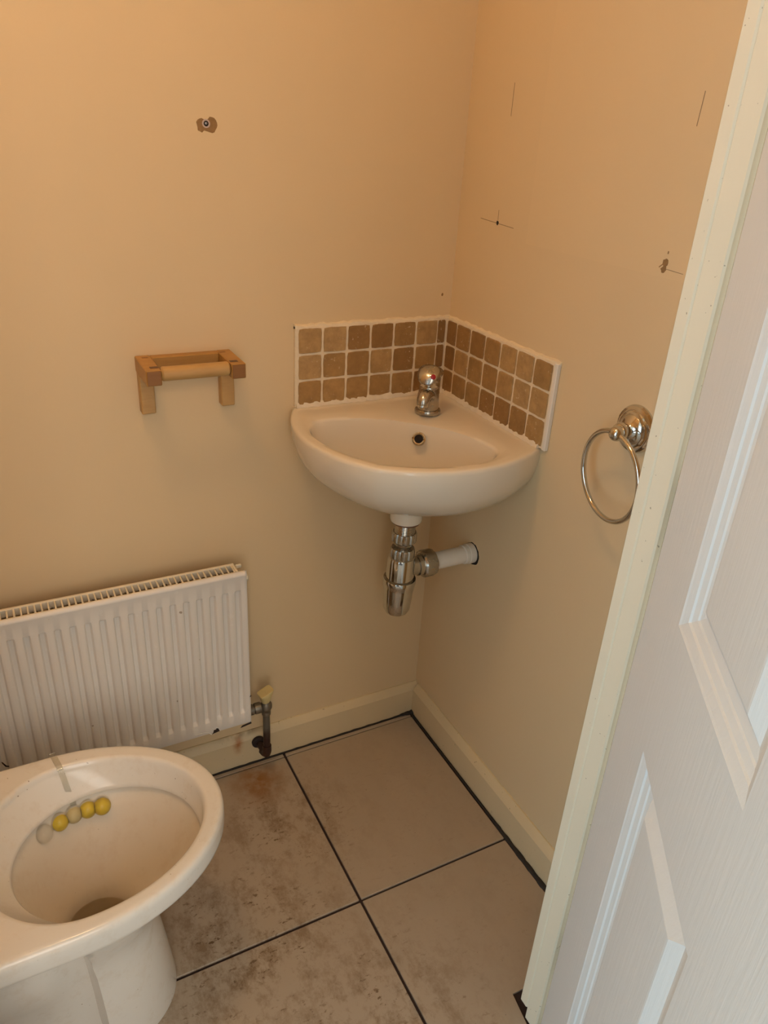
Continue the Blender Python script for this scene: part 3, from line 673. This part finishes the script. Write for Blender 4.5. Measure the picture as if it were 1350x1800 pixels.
# ------------------------------------------------------------ radiator valve
VX, VY = -0.4235, -0.0640
vl = empty('radiator_valve', (VX, VY, 0.05), 'tarnished radiator valve with cream cap on a dark pipe', 'valve')
def wedge(c, z0, z1):
    R = []
    for t, w, d_ in ((0, .0085, .0085), (0.10, .0098, .0095), (0.55, .0132, .0108), (0.94, .0162, .0125), (1.0, .0155, .0118)):
        z_ = z0+(z1-z0)*t; n = 24; ring = []
        for k in range(n):
            a = 2*math.pi*k/n; sq = 0.32+0.68*(1-t); cx_ = math.copysign(abs(math.cos(a))**sq, math.cos(a)); sy_ = math.copysign(abs(math.sin(a))**sq, math.sin(a))
            x_, y_ = cx_*w, sy_*d_; rz = math.radians(12); ring.append((c[0]+x_*math.cos(rz)-y_*math.sin(rz), c[1]+x_*math.sin(rz)+y_*math.cos(rz), z_+(0.004*x_/0.0145 if t > 0.9 else 0)))
        R.append(ring)
    return loft(R, True, True)
obj('valve_cap', wedge((VX-0.001, VY), .2150, .2440), 'valve_cap', vl, 35)
obj('valve_body', lathe((VX, VY, 0), UPV, [(0.0070, .186), (0.0095, .189), (0.0105, .196), (0.0130, .199), (0.0130, .208), (0.0100, .2125), (0.0085, .217)], 24), 'valve_metal', vl)
obj('union_nut', nut((VX, VY, .2035), (-1, 0, 0), 0.0125, .012, .027, 6, False), 'valve_metal', vl, 30)
obj('union_tail', lathe((VX, VY, .2035), (-1, 0, 0), [(0.0075, .0), (0.0075, .030), (0.0120, .030), (0.0120, .0395)], 20), 'valve_metal', vl)
obj('compression_nut', nut((VX, VY, 0), UPV, 0.0098, .1790, .1895, 6, False), 'valve_metal', vl, 30)
pp = [(VX, VY, .186), (VX, VY, .15), (VX, VY, .11), (VX, VY, .074), (VX-0.0005, VY+0.003, .063), (VX-0.002, VY+0.011, .058), (VX-0.003, VY+0.024, .0585), (VX-0.006, -0.0120, .0600)]
obj('supply_pipe', tube(pp, [.0078]*len(pp), 20), 'old_pipe', vl, 60)
obj('elbow', tube([(VX, VY, .088), (VX, VY, .072), (VX-0.0005, VY+0.004, .0615), (VX-0.002, VY+0.012, .0575), (VX-0.004, VY+0.020, .0573)], [.0098, .0102, .0105, .0102, .0098], 20), 'old_pipe', vl, 60)
obj('pipe_rose', lathe((VX-0.0055, -0.0185, .0600), (0.06, 1, 0), [(0.0125, -0.006), (0.0150, -0.003), (0.0150, 0.003)], 20), 'bare_iron', vl)

# ------------------------------------------------------------ toilet
CY = -0.4215
wc = empty('toilet', (-0.98, CY, 0), 'white ceramic toilet pan without seat in front of the radiator', 'toilet')
NFR, NSD, NBK, XB = 48, 26, 5, -1.16
SX = [0, .02, .04, .06, .08, .095, .105, .115, .125, .135, .15, .17, .19, .21, .23, .25, .27, .30, .33, .36, .40, .45, .50, .60, .75, 1.0]
def ring_outer(xf, a, hw, z_, side=None):
    P = []
    xc = xf-a
    for i in range(NFR+1):
        t = math.pi/2-math.pi*i/NFR; P.append((xc+a*math.cos(t), CY+hw*math.sin(t), z_))
    n = NSD
    for i in range(1, n+1):
        x = xc+(XB-xc)*i/n; h = side(x, z_, hw) if side else hw; P.append((x, CY-h, z_))
    hb = side(XB, z_, hw) if side else hw
    for i in range(1, NBK): P.append((XB, CY-hb+2*hb*i/NBK, z_))
    for i in range(n, 0, -1):
        x = xc+(XB-xc)*i/n; h = side(x, z_, hw) if side else hw; P.append((x, CY+h, z_))
    return P
NR_ = len(ring_outer(-.6, .2, .1, 0))
def ring_inner(cx, cy, af, ab, b_, z_):
    P = []
    for i in range(NFR+1):
        t = math.pi/2-math.pi*i/NFR; P.append((cx+af*math.cos(t), cy+b_*math.sin(t), z_))
    m = NR_-(NFR+1)
    for i in range(1, m+1):
        t = -math.pi/2-math.pi*i/(m+1); P.append((cx+ab*math.cos(t), cy+b_*math.sin(t), z_))
    return P
def side(x, z_, hw):
    rec = 0.058+0.030*smooth(-0.86, -0.93, x)*math.exp(-((z_-0.20)/0.07)**2)+0.03*smooth(-0.88, -0.96, x)*smooth(0.05, 0.03, z_)
    rec = rec+(hw-rec)*smooth(0.235, 0.33, z_)
    t = smooth(-0.829, -0.846, x); return hw+(min(rec, hw)-hw)*t
OT = [(0.0, -.722, .118, .104), (.012, -.722, .118, .104), (.05, -.726, .116, .101), (.10, -.731, .112, .098), (.15, -.737, .108, .095), (.19, -.743, .104, .094), (.222, -.742, .108, .098), (.245, -.730, .120, .104), (.268, -.712, .140, .114), (.292, -.690, .162, .126), (.318, -.664, .190, .140), (.340, -.648, .212, .152), (.352, -.640, .220, .160)]
rings = [ring_outer(xf, a, hw, z_, side) for z_, xf, a, hw in OT]
def ro(ins, z_): return ring_outer(-.6225-ins, .2375-ins, .174-ins, z_)
rings += [ro(.010, .3560), ro(.0035, .3585), ro(.0008, .3625), ro(0, .368), ro(0, .388), ro(.0004, .3915), ro(.0018, .3962), ro(.0042, .3990), ro(.0075, .4003), ro(.0120, .4005), ro(.0140, .4005)]
def ri(off, z_): return ring_inner(-.840, CY-.003, .186+off, .130+off, .140+off, z_)
rings += [ri(.008, .4005), ri(.0065, .4004), ri(.0035, .3992), ri(.0012, .3965), ri(-.0005, .392), ri(-.002, .3875)]
def rl(k, z_): return ring_inner(-.802, CY-.008, .137+k, .130+k, .118+k, z_)
rings += [rl(.004, .357), rl(.0015, .3525), rl(.002, .3500), rl(.009, .3485), rl(.011, .344)]
obj('pan', loft(rings, True, False), 'toilet_ceramic', wc, 50)
rings = [rl(.011, .344)]
BW = [(.338, -.803, .141, .134, .123), (.318, -.805, .129, .123, .113), (.290, -.809, .110, .106, .099), (.262, -.815, .090, .088, .084), (.238, -.821, .072, .070, .070), (.222, -.825, .060, .058, .058), (.208, -.828, .053, .051, .051), (.185, -.830, .050, .048, .048), (.160, -.832, .046, .044, .044)]
rings += [ring_inner(cx, CY-.009-.007*smooth(.30, .21, z_), af, ab, b_, z_) for z_, cx, af, ab, b_ in BW]
obj('bowl', loft(rings, False, True), 'limescaled_ceramic', wc, 60)
obj('water', loft([ring_inner(-.829, CY-.016, .051, .049, .049, .200)], True), 'water', wc, None)
# cistern (out of the frame, to the left)
obj('cistern', cbox(XL+0.012, XL+0.195, CY-.185, CY+.185, .43, .78, 0.012), 'toilet_ceramic', wc, 40)
obj('cistern_lid', cbox(XL+0.008, XL+0.203, CY-.193, CY+.193, .78, .81, 0.008), 'toilet_ceramic', wc, 40)
obj('pan_shelf', cbox(XL+0.012, XB+0.02, CY-.172, CY+.172, .345, .43, 0.010), 'toilet_ceramic', wc, 40)
obj('pan_back', cbox(XL+0.03, XB+0.01, CY-.075, CY+.075, 0.0, .36, 0.010), 'toilet_ceramic', wc, 40)
obj('flush_lever', tube([(XL+0.20, CY-.12, .735), (XL+0.225, CY-.12, .735), (XL+0.228, CY-.10, .733), (XL+0.228, CY-.04, .722)], [.008, .007, .006, .005], 12), 'bright_chrome', wc, 60)

# ------------------------------------------------------------ toilet freshener hung over the far rim
fr = empty('toilet_freshener', (-.838, -.307, .318), 'clear plastic toilet freshener with yellow balls hooked over the pan rim', 'freshener')
sp_ = catmull([(-.8575, -.2405, .376), (-.8545, -.2440, .395), (-.8530, -.2500, .4040), (-.8490, -.2700, .4042), (-.8460, -.2840, .4030), (-.8440, -.2920, .3960), (-.8400, -.3020, .370), (-.8365, -.3090, .350), (-.8355, -.3110, .338)], 6)
R = []
for i, p_ in enumerate(sp_):
    t = (sp_[min(i+1, len(sp_)-1)]-sp_[max(i-1, 0)]).normalized(); w = Vector((1, 0, 0)); w = (w-t*w.dot(t)).normalized(); nn = t.cross(w)
    R.append([tuple(p_+w*a*.0045+nn*b_*.0007) for a, b_ in ((-1, -1), (1, -1), (1, 1), (-1, 1))])
obj('hook_strap', loft(R, True, True), 'clear_plastic', fr, 50)
pods = [(-.885, -.338, 0), (-.860, -.324, 1), (-.838, -.3170, 2), (-.816, -.3155, 1), (-.794, -.3185, 1)]
for x, y, kind in pods:
    cg = obj('pod', ellipsoid((x, y, .3270), .0142, .0142, .0160, 20, 12), 'clear_plastic', fr, 60)
    if kind: obj('cleaner_ball', ellipsoid((x, y, .3255), .0112, .0112, .0112, 18, 10), 'cleaner_yellow' if kind == 1 else 'cleaner_pale', cg, 60)

# ------------------------------------------------------------ ceiling lamp of the room
lamp = empty('ceiling_lamp', (LAMP_POS[0], LAMP_POS[1], ZC), 'round opal glass ceiling lamp over the toilet', 'lamp')
obj('lamp_base', lathe((LAMP_POS[0], LAMP_POS[1], ZC), (0, 0, -1), [(0.075, 0), (0.075, 0.015), (0.068, 0.02)], 32), 'white_plastic', lamp)
obj('lamp_glass', ellipsoid((LAMP_POS[0], LAMP_POS[1], ZC-0.055), .085, .085, .045, 28, 14), 'lamp_glass', lamp, 60)
